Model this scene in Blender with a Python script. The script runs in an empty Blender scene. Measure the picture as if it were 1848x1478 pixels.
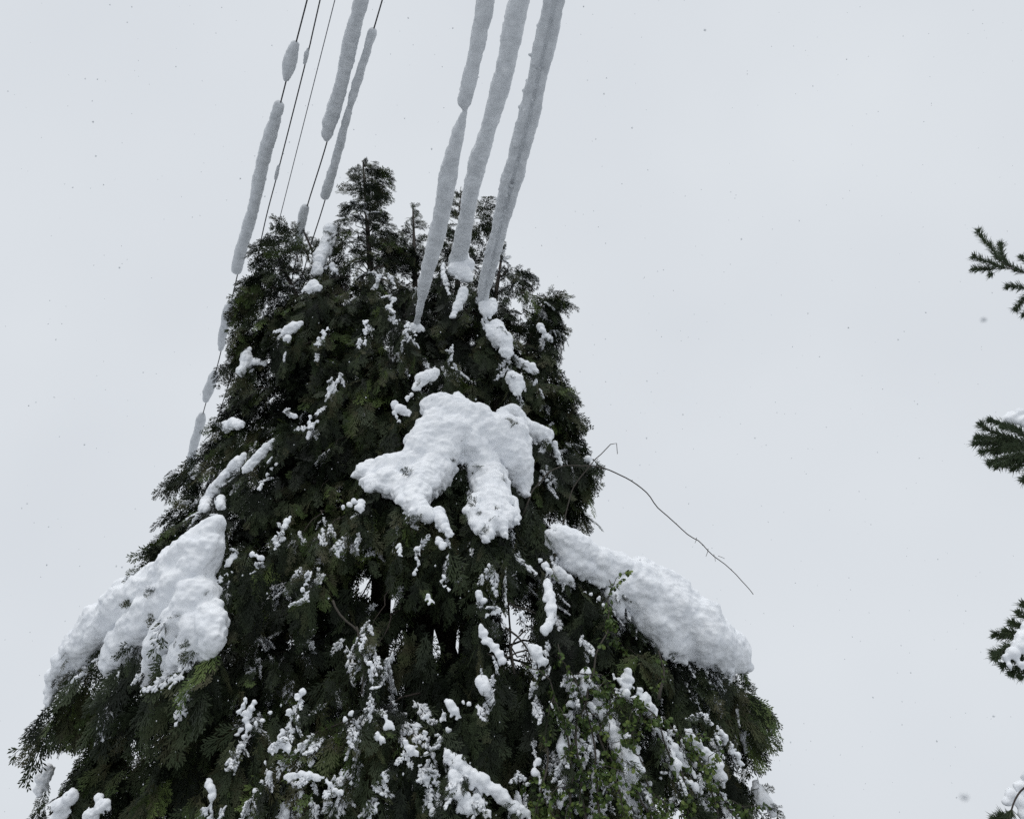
import bpy, bmesh, math, random
import numpy as np
from mathutils import Vector, Matrix, noise

random.seed(7)
rng = np.random.default_rng(7)
C = bpy.context.scene.collection
SC = bpy.context.scene

# ------------------------------------------------------------------ camera
PITCH = math.radians(33)
FPX = 1450.0
CAM = Vector((0, 0, 1.6))
cd = bpy.data.cameras.new('camera')
cam = bpy.data.objects.new('camera', cd)
C.objects.link(cam)
cam.location = CAM
cam.rotation_euler = (math.radians(90) + PITCH, 0, 0)
cd.sensor_width = 36
cd.lens = 36 * FPX / 1848
cd.clip_start = 0.05
cd.clip_end = 5000
cd.dof.use_dof = True
cd.dof.focus_distance = 9.5
cd.dof.aperture_fstop = 11
SC.camera = cam

# ------------------------------------------------------------------ world and sun
SUN_EL, SUN_ROT = math.radians(62), math.radians(200)
w = bpy.data.worlds.new('World')
SC.world = w
w.use_nodes = True
nt = w.node_tree
nt.nodes.clear()
out = nt.nodes.new('ShaderNodeOutputWorld')
bg = nt.nodes.new('ShaderNodeBackground')
sky = nt.nodes.new('ShaderNodeTexSky')
sky.sky_type = 'NISHITA'
sky.sun_disc = False
sky.sun_elevation = SUN_EL
sky.sun_rotation = SUN_ROT
sky.dust_density = 4
hs = nt.nodes.new('ShaderNodeHueSaturation')
hs.inputs['Saturation'].default_value = 0.25
mx = nt.nodes.new('ShaderNodeMixRGB')          # cloud deck over the sky
mx.inputs['Fac'].default_value = 0.93
tc = nt.nodes.new('ShaderNodeTexCoord')
ns = nt.nodes.new('ShaderNodeTexNoise')
ns.inputs['Scale'].default_value = 2.2
ns.inputs['Detail'].default_value = 3
rp = nt.nodes.new('ShaderNodeValToRGB')
rp.color_ramp.elements[0].position = 0.3
rp.color_ramp.elements[1].position = 0.72
rp.color_ramp.elements[0].color = (8.7, 9.2, 9.85, 1)
rp.color_ramp.elements[1].color = (9.6, 10.1, 10.65, 1)
nt.links.new(tc.outputs['Generated'], ns.inputs['Vector'])
nt.links.new(ns.outputs['Fac'], rp.inputs['Fac'])
nt.links.new(sky.outputs[0], hs.inputs['Color'])
nt.links.new(hs.outputs[0], mx.inputs['Color1'])
nt.links.new(rp.outputs[0], mx.inputs['Color2'])
sx = nt.nodes.new('ShaderNodeSeparateXYZ')       # an overcast sky is brightest overhead
zr = nt.nodes.new('ShaderNodeMapRange')
zr.inputs['From Min'].default_value = 0.90; zr.inputs['From Max'].default_value = 1.0
zr.inputs['To Min'].default_value = 1.0; zr.inputs['To Max'].default_value = 2.1
sc_ = nt.nodes.new('ShaderNodeVectorMath'); sc_.operation = 'SCALE'
nt.links.new(tc.outputs['Generated'], sx.inputs[0])
nt.links.new(sx.outputs['Z'], zr.inputs['Value'])
nt.links.new(mx.outputs[0], sc_.inputs[0])
nt.links.new(zr.outputs[0], sc_.inputs['Scale'])
nt.links.new(sc_.outputs[0], bg.inputs['Color'])
bg.inputs['Strength'].default_value = 0.08
nt.links.new(bg.outputs[0], out.inputs[0])

sd = bpy.data.lights.new('sun', 'SUN')
sd.energy = 0.9
sd.angle = math.radians(40)
sd.color = (1, 0.98, 0.95)
so = bpy.data.objects.new('sun', sd)
C.objects.link(so)
_d = Vector((math.sin(SUN_ROT) * math.cos(SUN_EL), math.cos(SUN_ROT) * math.cos(SUN_EL), math.sin(SUN_EL)))
so.rotation_euler = _d.to_track_quat('Z', 'Y').to_euler()
so.location = _d * 50

SC.view_settings.view_transform = 'Standard'
SC.view_settings.look = 'None'
SC.view_settings.exposure = 0.0
SC.view_settings.gamma = 1.0
SC.render.engine = 'CYCLES'
SC.cycles.max_bounces = 6
SC.cycles.diffuse_bounces = 4
SC.cycles.use_denoising = False

# ------------------------------------------------------------------ helpers
RT = Vector((1, 0, 0))
UP = Vector((0, -math.sin(PITCH), math.cos(PITCH)))
FW = Vector((0, math.cos(PITCH), math.sin(PITCH)))


def at(px, py, Y):
    """point of the place seen in the photograph at (px, py), Y metres in front"""
    d = FW + RT * ((px - 924) / FPX) + UP * ((739 - py) / FPX)
    return CAM + d * (Y / d.y)


def mpp(p):
    """metres per photo pixel at the point p"""
    return (p - CAM).dot(FW) / FPX


def mesh_obj(name, verts, faces, mat, parent=None, smooth=True, tone=None):
    me = bpy.data.meshes.new(name)
    verts = np.asarray(verts, dtype=np.float32)
    if isinstance(faces, np.ndarray):
        nf, k = faces.shape
        me.vertices.add(len(verts))
        me.vertices.foreach_set('co', verts.ravel())
        me.loops.add(nf * k)
        me.loops.foreach_set('vertex_index', faces.astype(np.int32).ravel())
        me.polygons.add(nf)
        me.polygons.foreach_set('loop_start', np.arange(0, nf * k, k, dtype=np.int32))
        me.polygons.foreach_set('loop_total', np.full(nf, k, dtype=np.int32))
        me.update(calc_edges=True)
    else:
        me.from_pydata([tuple(v) for v in verts], [], faces)
    if smooth:
        me.polygons.foreach_set('use_smooth', np.ones(len(me.polygons), dtype=bool))
    if tone is not None:
        a = me.attributes.new('tone', 'FLOAT', 'POINT')
        a.data.foreach_set('value', np.asarray(tone, dtype=np.float32))
    if mat:
        me.materials.append(mat)
    o = bpy.data.objects.new(name, me)
    C.objects.link(o)
    if parent:
        o.parent = parent
    return o


def tag(o, label=None, cat=None, group=None, kind=None):
    if label: o['label'] = label
    if cat: o['category'] = cat
    if group: o['group'] = group
    if kind: o['kind'] = kind
    return o


def thing(name, label, cat, group=None):
    o = bpy.data.objects.new(name, None)
    C.objects.link(o)
    o.empty_display_size = 0.2
    return tag(o, label, cat, group)


class Tubes:
    def __init__(s):
        s.v = []; s.f = []

    def add(s, pts, rads, n=6):
        pts = [Vector(p) for p in pts]
        b = len(s.v)
        nx = None
        for i, p in enumerate(pts):
            t = (pts[min(i + 1, len(pts) - 1)] - pts[max(i - 1, 0)]).normalized()
            if nx is None:
                nx = t.cross(Vector((0.3, 0.2, 1))).normalized()
            nx = (nx - t * nx.dot(t)).normalized()
            ny = t.cross(nx)
            for k in range(n):
                a = 2 * math.pi * k / n
                s.v.append(p + (nx * math.cos(a) + ny * math.sin(a)) * rads[i])
        for i in range(len(pts) - 1):
            for k in range(n):
                a = b + i * n + k
                c = b + i * n + (k + 1) % n
                s.f.append((a, c, c + n, a + n))
        s.v += [pts[0], pts[-1]]
        e = len(s.v) - 1
        for k in range(n):
            s.f.append((b + (k + 1) % n, b + k, e - 1))
            o = b + (len(pts) - 1) * n
            s.f.append((o + k, o + (k + 1) % n, e))

    def build(s, name, mat, parent=None):
        return mesh_obj(name, s.v, s.f, mat, parent)


def smooth_path(pts, step):
    """Catmull-Rom through a list of (Vector, r) -> dense lists"""
    P = [Vector(p[0]) for p in pts]; R = [p[1] for p in pts]
    outp, outr = [], []
    for i in range(len(P) - 1):
        a = P[max(i - 1, 0)]; b = P[i]; c = P[i + 1]; d = P[min(i + 2, len(P) - 1)]
        n = max(1, int((c - b).length / step))
        for k in range(n):
            t = k / n
            t2, t3 = t * t, t * t * t
            outp.append(0.5 * ((2 * b) + (c - a) * t + (2 * a - 5 * b + 4 * c - d) * t2 + (3 * b - 3 * c + d - a) * t3))
            outr.append(R[i] * (1 - t) + R[i + 1] * t)
    outp.append(P[-1]); outr.append(R[-1])
    return outp, outr


# ------------------------------------------------------------------ materials
def new_mat(name):
    m = bpy.data.materials.new(name)
    m.use_nodes = True
    n = m.node_tree
    b = n.nodes['Principled BSDF']
    return m, n, b


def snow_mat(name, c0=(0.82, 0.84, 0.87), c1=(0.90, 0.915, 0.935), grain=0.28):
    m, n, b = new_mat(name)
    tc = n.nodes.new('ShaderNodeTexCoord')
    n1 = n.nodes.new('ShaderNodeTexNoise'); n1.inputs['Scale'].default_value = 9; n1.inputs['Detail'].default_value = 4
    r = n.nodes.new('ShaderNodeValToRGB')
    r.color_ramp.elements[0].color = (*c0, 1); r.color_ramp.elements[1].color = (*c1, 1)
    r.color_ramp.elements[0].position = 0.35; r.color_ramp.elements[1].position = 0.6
    n2 = n.nodes.new('ShaderNodeTexNoise'); n2.inputs['Scale'].default_value = 60; n2.inputs['Detail'].default_value = 6
    n2.inputs['Roughness'].default_value = 0.75
    bp = n.nodes.new('ShaderNodeBump'); bp.inputs['Strength'].default_value = grain; bp.inputs['Distance'].default_value = 0.02
    for q in (n1, n2):
        n.links.new(tc.outputs['Object'], q.inputs['Vector'])
    n.links.new(n1.outputs['Fac'], r.inputs['Fac'])
    n.links.new(r.outputs[0], b.inputs['Base Color'])
    n.links.new(n2.outputs['Fac'], bp.inputs['Height'])
    n.links.new(bp.outputs[0], b.inputs['Normal'])
    b.inputs['Roughness'].default_value = 0.75
    b.inputs['Specular IOR Level'].default_value = 0.25
    return m


def leaf_mat(name, stops, rough=0.6, scale=1.2):
    m, n, b = new_mat(name)
    at_ = n.nodes.new('ShaderNodeAttribute'); at_.attribute_name = 'tone'
    tc = n.nodes.new('ShaderNodeTexCoord')
    n1 = n.nodes.new('ShaderNodeTexNoise'); n1.inputs['Scale'].default_value = scale; n1.inputs['Detail'].default_value = 3
    ad = n.nodes.new('ShaderNodeMath'); ad.operation = 'MULTIPLY_ADD'
    ad.inputs[1].default_value = 1.1; ad.inputs[2].default_value = -0.55
    a2 = n.nodes.new('ShaderNodeMath'); a2.operation = 'ADD'
    r = n.nodes.new('ShaderNodeValToRGB')
    el = r.color_ramp.elements
    el[0].position = stops[0][0]; el[0].color = (*stops[0][1], 1)
    el[1].position = stops[-1][0]; el[1].color = (*stops[-1][1], 1)
    for p, c in stops[1:-1]:
        e = el.new(p); e.color = (*c, 1)
    n.links.new(tc.outputs['Object'], n1.inputs['Vector'])
    n.links.new(n1.outputs['Fac'], ad.inputs[0])
    n.links.new(ad.outputs[0], a2.inputs[0])
    n.links.new(at_.outputs['Fac'], a2.inputs[1])
    n.links.new(a2.outputs[0], r.inputs['Fac'])
    n.links.new(r.outputs[0], b.inputs['Base Color'])
    b.inputs['Roughness'].default_value = rough
    b.inputs['Specular IOR Level'].default_value = 0.15
    return m


def bark_mat(name, c0, c1, scale=30):
    m, n, b = new_mat(name)
    tc = n.nodes.new('ShaderNodeTexCoord')
    mp = n.nodes.new('ShaderNodeMapping'); mp.inputs['Scale'].default_value = (1, 1, 0.25)
    n1 = n.nodes.new('ShaderNodeTexNoise'); n1.inputs['Scale'].default_value = scale; n1.inputs['Detail'].default_value = 5
    r = n.nodes.new('ShaderNodeValToRGB')
    r.color_ramp.elements[0].color = (*c0, 1); r.color_ramp.elements[1].color = (*c1, 1)
    bp = n.nodes.new('ShaderNodeBump'); bp.inputs['Strength'].default_value = 0.6; bp.inputs['Distance'].default_value = 0.01
    n.links.new(tc.outputs['Object'], mp.inputs['Vector'])
    n.links.new(mp.outputs[0], n1.inputs['Vector'])
    n.links.new(n1.outputs['Fac'], r.inputs['Fac'])
    n.links.new(n1.outputs['Fac'], bp.inputs['Height'])
    n.links.new(r.outputs[0], b.inputs['Base Color'])
    n.links.new(bp.outputs[0], b.inputs['Normal'])
    b.inputs['Roughness'].default_value = 0.85
    return m


SNOW = snow_mat('snow')
SHADED_SNOW = snow_mat('shaded_snow', (0.58, 0.60, 0.62), (0.70, 0.72, 0.74), 0.4)  # darker copy of the snow: underside shade of the cable sleeves put into colour
GROUND = snow_mat('ground_snow', (0.38, 0.39, 0.41), (0.50, 0.52, 0.54), 0.3)
FOL = leaf_mat('cypress_leaves', [(0.0, (0.008, 0.010, 0.008)), (0.32, (0.016, 0.022, 0.013)), (0.55, (0.036, 0.050, 0.023)),
                                  (0.70, (0.060, 0.058, 0.031)), (0.84, (0.066, 0.100, 0.034)), (1.0, (0.11, 0.15, 0.045))])
PINE = leaf_mat('pine_needles', [(0.0, (0.02, 0.032, 0.018)), (0.5, (0.04, 0.058, 0.03)), (1.0, (0.075, 0.095, 0.045))])
SHRUB = leaf_mat('shrub_leaves', [(0.0, (0.02, 0.034, 0.014)), (0.5, (0.062, 0.10, 0.026)), (1.0, (0.15, 0.19, 0.05))], 0.45)
BARK = bark_mat('cypress_bark', (0.018, 0.014, 0.012), (0.06, 0.045, 0.035))
TWIG = bark_mat('twig_bark', (0.03, 0.026, 0.022), (0.07, 0.06, 0.045), 80)
WIRE, _n, _b = new_mat('wire_rubber')
_b.inputs['Base Color'].default_value = (0.03, 0.03, 0.033, 1); _b.inputs['Roughness'].default_value = 0.5
WIREG, _n, _b = new_mat('grey_wire')
_b.inputs['Base Color'].default_value = (0.16, 0.16, 0.17, 1); _b.inputs['Roughness'].default_value = 0.5

# ------------------------------------------------------------------ ground
gx = []
N = 60
for j in range(N + 1):
    for i in range(N + 1):
        u = (i / N * 2 - 1); v = (j / N * 2 - 1)
        x = u * abs(u) ** 2 * 1500; y = v * abs(v) ** 2 * 1500
        r = math.hypot(x, y)
        gx.append((x, y, 0.12 * noise.noise(Vector((x * 0.2, y * 0.2, 0))) + min(r * 0.004, 4) * noise.noise(Vector((x * 0.01, y * 0.01, 3)))))
gf = [(j * (N + 1) + i, j * (N + 1) + i + 1, (j + 1) * (N + 1) + i + 1, (j + 1) * (N + 1) + i) for j in range(N) for i in range(N)]
g = mesh_obj('ground', gx, gf, GROUND)
tag(g, kind='structure')

# ------------------------------------------------------------------ crown shape of the big tree
TY = 8.5                 # trunk line, metres in front of the camera
body_rows = [            # photo row, left edge, right edge
    (500, 490, 885), (560, 460, 955), (620, 443, 992), (700, 428, 1030), (780, 414, 1042), (840, 402, 1050),
    (900, 392, 1040), (950, 372, 1030), (1000, 320, 1090), (1060, 255, 1180), (1120, 200, 1250), (1200, 155, 1325),
    (1260, 130, 1365), (1320, 118, 1378), (1400, 92, 1375), (1478, 62, 1395), (1600, 40, 1410), (1750, 80, 1380)]
ROW = []
for py, xl, xr in body_rows:
    a, b = at(xl, py, TY), at(xr, py, TY)
    ROW.append((a.z, (a.x + b.x) / 2, (b.x - a.x) / 2))
ROW.sort()
RZ = np.array([r[0] for r in ROW]); RC = np.array([r[1] for r in ROW]); RH = np.array([r[2] for r in ROW])


def crown(z):
    return float(np.interp(z, RZ, RC)), float(np.interp(z, RZ, RH))


def depth(z):            # narrower front to back, most of all near the top
    return float(np.interp(z, [5.0, 7.5, 9.6], [0.66, 0.55, 0.30]))


def front(px, py, lift=0.0):
    """point on the near side of the crown seen at (px, py)"""
    Y = TY - 1.2
    for _ in range(30):
        p = at(px, py, Y)
        c, h = crown(p.z)
        q = max(0.0, 1 - ((p.x - c) / h) ** 2)
        Y = 0.6 * Y + 0.4 * (TY - depth(p.z) * h * math.sqrt(q))
    return at(px, py, Y - lift)


# ------------------------------------------------------------------ frond templates (flat sprays of scale leaves)
def frond_template(seed, n=15, width=0.40, sub=3, fat=1.0):
    r = random.Random(seed)
    V = []; F = []

    def blade(p, d, L, w):
        w = w * fat
        d = d / np.linalg.norm(d)
        s = np.array([-d[1], d[0], 0.0])
        b = len(V)
        bz = -0.18 * L + r.uniform(-0.15, 0.15) * L
        V.extend([p, p + d * L * 0.6 + s * w + (0, 0, bz * .4), p + d * L + (0, 0, bz), p + d * L * 0.6 - s * w + (0, 0, bz * .4)])
        F.append((b, b + 1, b + 2, b + 3))
    z = lambda x: -0.22 * x * x
    m = 5
    for k in range(m):
        x0, x1 = k / m, (k + 1) / m + 0.03
        b = len(V)
        wd = 0.016 * (1.2 - x0)
        V.extend([np.array([x0, -wd, z(x0)]), np.array([x0, wd, z(x0)]), np.array([x1, wd * .8, z(x1)]), np.array([x1, -wd * .8, z(x1)])])
        F.append((b, b + 1, b + 2, b + 3))
    for i in range(n):
        x = 0.06 + 0.9 * i / (n - 1)
        sgn = 1 if i % 2 else -1
        L = width * (min(1, x * 3 + 0.45)) * (1 - x) ** 0.75 + 0.07
        L *= r.uniform(0.6, 1.35)
        ang = math.radians(r.uniform(24, 40)) * sgn
        d = np.array([math.cos(ang), math.sin(ang), 0])
        p = np.array([x, 0, z(x)])
        blade(p, d, L, 0.022)
        ns_ = sub if L > 0.2 else (2 if L > 0.12 else 0)
        for j in range(ns_):
            t = 0.3 + 0.6 * j / max(1, ns_ - 1)
            for s2 in (1, -1):
                a2 = ang + s2 * math.radians(r.uniform(22, 38))
                d2 = np.array([math.cos(a2), math.sin(a2), 0])
                blade(p + d * L * t + np.array([0, 0, -0.18 * L * t]), d2, L * (0.42 - 0.2 * t) * r.uniform(.8, 1.2) + 0.07, 0.021)
    return np.array(V), np.array(F)


TEMPL = [frond_template(s, n, wd) for s, n, wd in ((1, 12, .38), (2, 10, .44), (3, 13, .30), (4, 11, .40), (5, 9, .36))]

fr_pos, fr_dir, fr_nrm, fr_len, fr_tone = [], [], [], [], []


def frond(p, d, nrm, L, tone):
    fr_pos.append(p); fr_dir.append(d); fr_nrm.append(nrm); fr_len.append(L); fr_tone.append(tone)


def rv(s=1.0):
    return Vector((random.gauss(0, s), random.gauss(0, s), random.gauss(0, s)))


def spray(p, d, L, tone, nf=7, size=0.34, droop=0.9):
    """a drooping branchlet that carries fronds on both sides"""
    d = d.normalized()
    seg = L / nf
    side = d.cross(Vector((0, 0, 1)))
    if side.length < 0.1: side = Vector((1, 0, 0))
    side.normalize()
    nrm = (side.cross(d) + rv(0.35)).normalized()
    for i in range(nf):
        d = (d + Vector((0, 0, -droop / nf)) + rv(0.05)).normalized()
        p = p + d * seg
        s = 1 if i % 2 else -1
        fd = (d * 0.75 + side * s * random.uniform(0.35, 0.9) + Vector((0, 0, -0.3 * droop)) + rv(0.18)).normalized()
        frond(p.copy(), fd, (nrm + rv(0.75)).normalized(), size * random.uniform(0.65, 1.15), tone + random.gauss(0, 0.14))
    frond(p.copy(), d, nrm, size * random.uniform(0.8, 1.2), tone)
    return p


BR = Tubes()


def bough(B, T, sprays=7, size=0.34, t0=0.35, arch=0.16, tone=0.4, r0=0.03, L=0.5, branch=True, droop=0.9):
    B = Vector(B); T = Vector(T)
    v = T - B
    ln = v.length
    M = (B + T) / 2 + Vector((0, 0, arch * ln)) + rv(0.04 * ln)
    side = v.cross(Vector((0, 0, 1)))
    if side.length < 1e-3: side = Vector((1, 0, 0))
    side.normalize()
    q = lambda t: B * (1 - t) ** 2 + M * 2 * t * (1 - t) + T * t * t + Vector((0, 0, -0.10 * ln * max(0, t - 0.6) ** 2 * 4))
    if branch and (ln < 1.2 or random.random() < 0.55):
        k = 8
        s0 = 0.0 if ln < 1.2 else random.uniform(0.25, 0.5)
        BR.add([q(s0 + (1 - s0) * i / k) + rv(0.018) for i in range(k + 1)], [r0 * 0.75 * (1 - 0.85 * i / k) for i in range(k + 1)], 5)
    for i in range(sprays):
        t = t0 + (1 - t0) * (i + random.random() * 0.7) / sprays
        t = min(t, 1)
        p = q(t)
        tan = (q(min(1, t + .05)) - q(t - .05)).normalized()
        s = 1 if i % 2 else -1
        w = 1 - 0.55 * t
        d = tan * random.uniform(0.5, 0.9) + side * s * random.uniform(0.35, 1.0) + Vector((0, 0, random.uniform(-0.6, 0.05)))
        spray(p, d, L * random.uniform(0.6, 1.2) * (1.15 - 0.72 * t), tone + random.gauss(0, 0.2), nf=random.randint(3, 6), size=size, droop=droop)
    spray(T - v.normalized() * 0.1, (q(1) - q(.9)).normalized(), L * 0.7, tone, nf=5, size=size * 0.85, droop=droop)


# stems of the tree: (top px, top py, base py where it joins, photo x at base)
STEMS = [(655, 290, 640), (745, 372, 720), (832, 345, 800), (908, 445, 860), (985, 535, 880), (487, 432, 600), (545, 410, 650)]
tree = thing('cypress_tree', 'tall dark conifer with several pointed tops, drooping boughs loaded with snow', 'tree')
tree.location = (0, 0, 0)
stem_lines = []
STEM_Y = [0.0, 0.25, 0.35, 0.1, -0.1, 0.1, 0.3]
for i, (px, py, bx) in enumerate(STEMS):
    T = at(px, py, TY + STEM_Y[i])
    base = Vector((-0.9 + 0.16 * (i - 2), TY + 0.15 * math.sin(i * 2.1), 0 if i == 0 else 1.2 + 0.3 * i))
    midz = 6.5
    M1 = Vector((at(bx, 1000, TY).x * 0.75 - 0.2, TY + STEM_Y[i] * 0.5, midz))
    pts = [(base, 0.17 if i == 0 else 0.09), (base.lerp(M1, 0.5) + rv(0.05), 0.14 if i == 0 else 0.08), (M1, 0.09), (M1.lerp(T, 0.5) + rv(0.04), 0.05), (T, 0.008)]
    P, R = smooth_path(pts, 0.25)
    stem_lines.append((P, R))
    tb = Tubes(); tb.add(P, R, 8)
    tb.build('trunk', BARK, tree)


def stem_at(i, z):
    P = stem_lines[i][0]
    for a, b in zip(P[:-1], P[1:]):
        if a.z <= z <= b.z:
            return a.lerp(b, (z - a.z) / max(1e-5, b.z - a.z))
    return P[-1] if z > P[-1].z else P[0]


# --- the pointed tops: short boughs round each stem
def spire(i, z_top_len, w_top, w_bot, per_m=15, size=0.26, tone=0.35):
    P = stem_lines[i][0]
    zt = P[-1].z
    n = int(z_top_len * per_m)
    for k in range(n):
        f = ((k + random.random()) / n) ** 0.85              # 0 at the top
        z = zt - f * z_top_len
        b = stem_at(i, z)
        R = (w_top + (w_bot - w_top) * f ** 1.0) * random.uniform(0.55, 1.1)
        a = random.uniform(0, 2 * math.pi)
        T = b + Vector((math.cos(a) * R, math.sin(a) * R * 0.8, R * random.uniform(-0.35, 0.45)))
        if R < 0.34:
            o = (T - b).normalized()
            for j in range(2 if R < 0.15 else 3):
                frond(b + (T - b) * 0.25 * j, (o + Vector((0, 0, random.uniform(-0.1, 0.7))) + rv(0.22)).normalized(), rv(1).normalized(), 0.07 + R * random.uniform(0.5, 0.9), tone + random.gauss(0, .15))
            BR.add([b, T], [0.006, 0.003], 4)
            continue
        bough(b, T, sprays=max(1, int(R * 5)), size=size * random.uniform(.8, 1.1), t0=0.3, arch=0.05, tone=tone + random.gauss(0, 0.1), r0=0.007 + 0.008 * f, L=0.10 + 0.30 * R, droop=0.35)
    top = P[-1]
    for j in range(7):
        frond(stem_at(i, zt - 0.04 * j), (Vector((0, 0, 1)) + rv(0.45)).normalized(), rv(1).normalized(), random.uniform(0.07, 0.14), tone)


spire(0, 2.5, 0.08, 0.72, 34, 0.21, 0.45)
spire(1, 2.8, 0.06, 0.62, 28, 0.19, 0.3)
spire(2, 2.8, 0.08, 0.55, 28, 0.20, 0.3)
spire(3, 1.8, 0.05, 0.48, 28, 0.20, 0.3)
spire(4, 1.6, 0.05, 0.42, 26, 0.20, 0.3)
spire(5, 1.6, 0.12, 0.5, 28, 0.19, 0.4)
spire(6, 1.7, 0.06, 0.35, 24, 0.19, 0.35)
# nodding leader of the highest top
lt = stem_lines[0][0][-1]
for k, (dx, dz) in enumerate([(0.06, 0.10), (0.16, 0.08), (0.26, 0.02), (-0.10, 0.0), (-.18, -.12), (.2, -.08)]):
    spray(lt + Vector((0, 0, -0.14)), Vector((dx, 0.02, dz + 0.04)) * 3, 0.20 + 0.03 * (k % 3), 0.4, nf=5, size=0.11, droop=1.3)

# gaps where the sky shows between the boughs
gaps = []
for px, py, r in [(665, 1045, 26), (690, 1082, 22), (742, 1030, 20), (760, 1118, 26), (795, 1128, 24), (817, 1160, 22), (935, 1108, 30),
                  (940, 1175, 28), (705, 1165, 14), (1210, 1455, 20), (820, 1035, 12), (1335, 1385, 14), (1000, 930, 14)]:
    a = at(px, py, 1.0); gaps.append((CAM.copy(), (a - CAM).normalized(), 1.0 * r / FPX))


def in_gap(p, extra=0.0):
    for o, d, r in gaps:
        v = p - o
        t = v.dot(d)
        if (v - d * t).length < r * t + extra:
            return True
    return False


# --- body boughs
NB = 470
zlo, zhi = 1.3, RZ[-1] - 0.4
k = 0
while k < NB:
    f = random.random()
    z = zlo + (zhi - zlo) * f
    c, h = crown(z)
    if random.random() > (h / 3.3) ** 0.7: continue
    a = random.uniform(0, 2 * math.pi)
    if math.sin(a) > 0 and random.random() < 0.45: continue      # fewer at the far side
    rr = random.uniform(0.62, 1.0) ** 0.8
    h = h - float(np.interp(z, [4.5, 5.5, 7, 9.5], [0.45, 0.38, 0.52, 0.5])) + 0.16 * noise.noise(Vector((a * 1.5, z * 1.6, 4)))
    T = Vector((c + math.cos(a) * h * rr, TY + math.sin(a) * h * depth(z) * rr, z))
    T.z -= 0.1
    si = min(range(len(STEMS)), key=lambda i: abs(stem_at(i, z).x - T.x) + 0.25 * random.random())
    drop = 0.30 * (Vector((T.x, T.y, 0)) - Vector((stem_at(si, z).x, TY, 0))).length
    B = stem_at(si, z + drop * 0.6)
    bough(B, T, sprays=random.randint(6, 9), size=random.uniform(0.22, 0.32), t0=0.42, arch=random.uniform(0.02, 0.25), tone=0.38 + 0.4 * (random.random() - .5), r0=0.018, L=0.48)
    k += 1
# curtains of hanging sprays close to the stems
for k in range(190):
    z = random.uniform(2.2, 8.0)
    c, h = crown(z)
    a = random.uniform(0, 2 * math.pi)
    rr = random.uniform(0.15, 0.62) * h
    p = Vector((c + math.cos(a) * rr, TY + math.sin(a) * rr * depth(z), z))
    d = Vector((math.cos(a) * .5, math.sin(a) * .5, -0.6)) + rv(0.2)
    spray(p, d, random.uniform(0.5, 0.9), 0.3 + random.gauss(0, 0.12), nf=8, size=0.32)
for k in range(60):
    p = front(random.uniform(590, 990), random.uniform(930, 1230), -random.uniform(0.2, 1.0))
    spray(p, Vector((random.uniform(-.5, .5), random.uniform(-.5, .5), -1)), random.uniform(0.4, 0.8), 0.3 + random.gauss(0, 0.12), nf=7, size=0.28)
# arms that reach out past the crown, one above the other
for k in range(150):
    z = random.uniform(3.4, 8.9)
    c, h = crown(z)
    a = random.choice([0, math.pi]) + random.gauss(0, 0.75)
    if random.random() < 0.3: a = -math.pi / 2 + random.gauss(0, 0.8)
    T = Vector((c + math.cos(a) * (h - (0.22 if z > 4.8 else 0.42)), TY + math.sin(a) * (h - 0.15) * depth(z), z - 0.12))
    B = Vector((c + math.cos(a) * h * 0.4, TY + math.sin(a) * h * depth(z) * 0.4, z + 0.1 + 0.18 * h))
    bough(B, T, sprays=random.randint(5, 8), size=random.uniform(0.2, 0.26), t0=0.15, arch=0.12, tone=0.4 + random.gauss(0, 0.12), r0=0.014, L=0.34, droop=0.5)
print('fronds', len(fr_pos))


# --- individual edge boughs seen against the sky: (tip px, py, start px, py)
EDGE = [((1055, 700), (900, 690), 6), ((1085, 850), (930, 800), 7), ((1075, 935), (950, 850), 6), ((1060, 790), (930, 740), 6),
        ((275, 990), (430, 890), 8), ((305, 860), (420, 800), 3), ((360, 800), (470, 740), 6), ((390, 660), (520, 620), 5),
        ((410, 600), (530, 560), 5), ((440, 500), (540, 490), 5), ((1020, 610), (930, 560), 6), ((1005, 545), (940, 530), 4),
        ((150, 1325), (290, 1200), 8), ((150, 1365), (290, 1280), 8), ((1410, 1290), (1250, 1180), 8), ((1385, 1320), (1240, 1230), 7),
        ((1370, 1440), (1230, 1330), 7), ((320, 940), (460, 860), 6), ((110, 1440), (250, 1350), 8), ((85, 1475), (230, 1400), 8), ((120, 1400), (260, 1320), 8), ((1350, 1400), (1200, 1300), 7),
        ((470, 430), (540, 470), 4), ((530, 412), (560, 470), 3), ((690, 310), (650, 330), 2), ((880, 385), (838, 400), 3),
        ((640, 850), (740, 800), 6), ((560, 1330), (760, 1250), 8), ((450, 1420), (640, 1300), 8), ((940, 1470), (790, 1330), 8),
        ((480, 1380), (700, 1280), 8), ((418, 625), (500, 590), 4), ((410, 705), (500, 650), 4), ((402, 748), (480, 700), 4),
        ((345, 872), (450, 810), 4), ((1022, 590), (940, 560), 4), ((1018, 660), (930, 620), 4),
        ((1048, 722), (950, 680), 5), ((1062, 765), (960, 715), 5), ((1075, 880), (960, 810), 6), ((1055, 905), (950, 830), 5),
        ((945, 480), (900, 500), 3), ((1000, 530), (960, 560), 3), ((420, 560), (500, 540), 3), ((430, 530), (500, 520), 3),
        ((1395, 1300), (1270, 1220), 6), ((1378, 1345), (1260, 1260), 6), ((1350, 1290), (1230, 1210), 6), ((140, 1300), (240, 1230), 6),
        ((280, 975), (400, 900), 6), ((1085, 830), (980, 790), 5), ((1040, 820), (960, 780), 4)]
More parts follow.
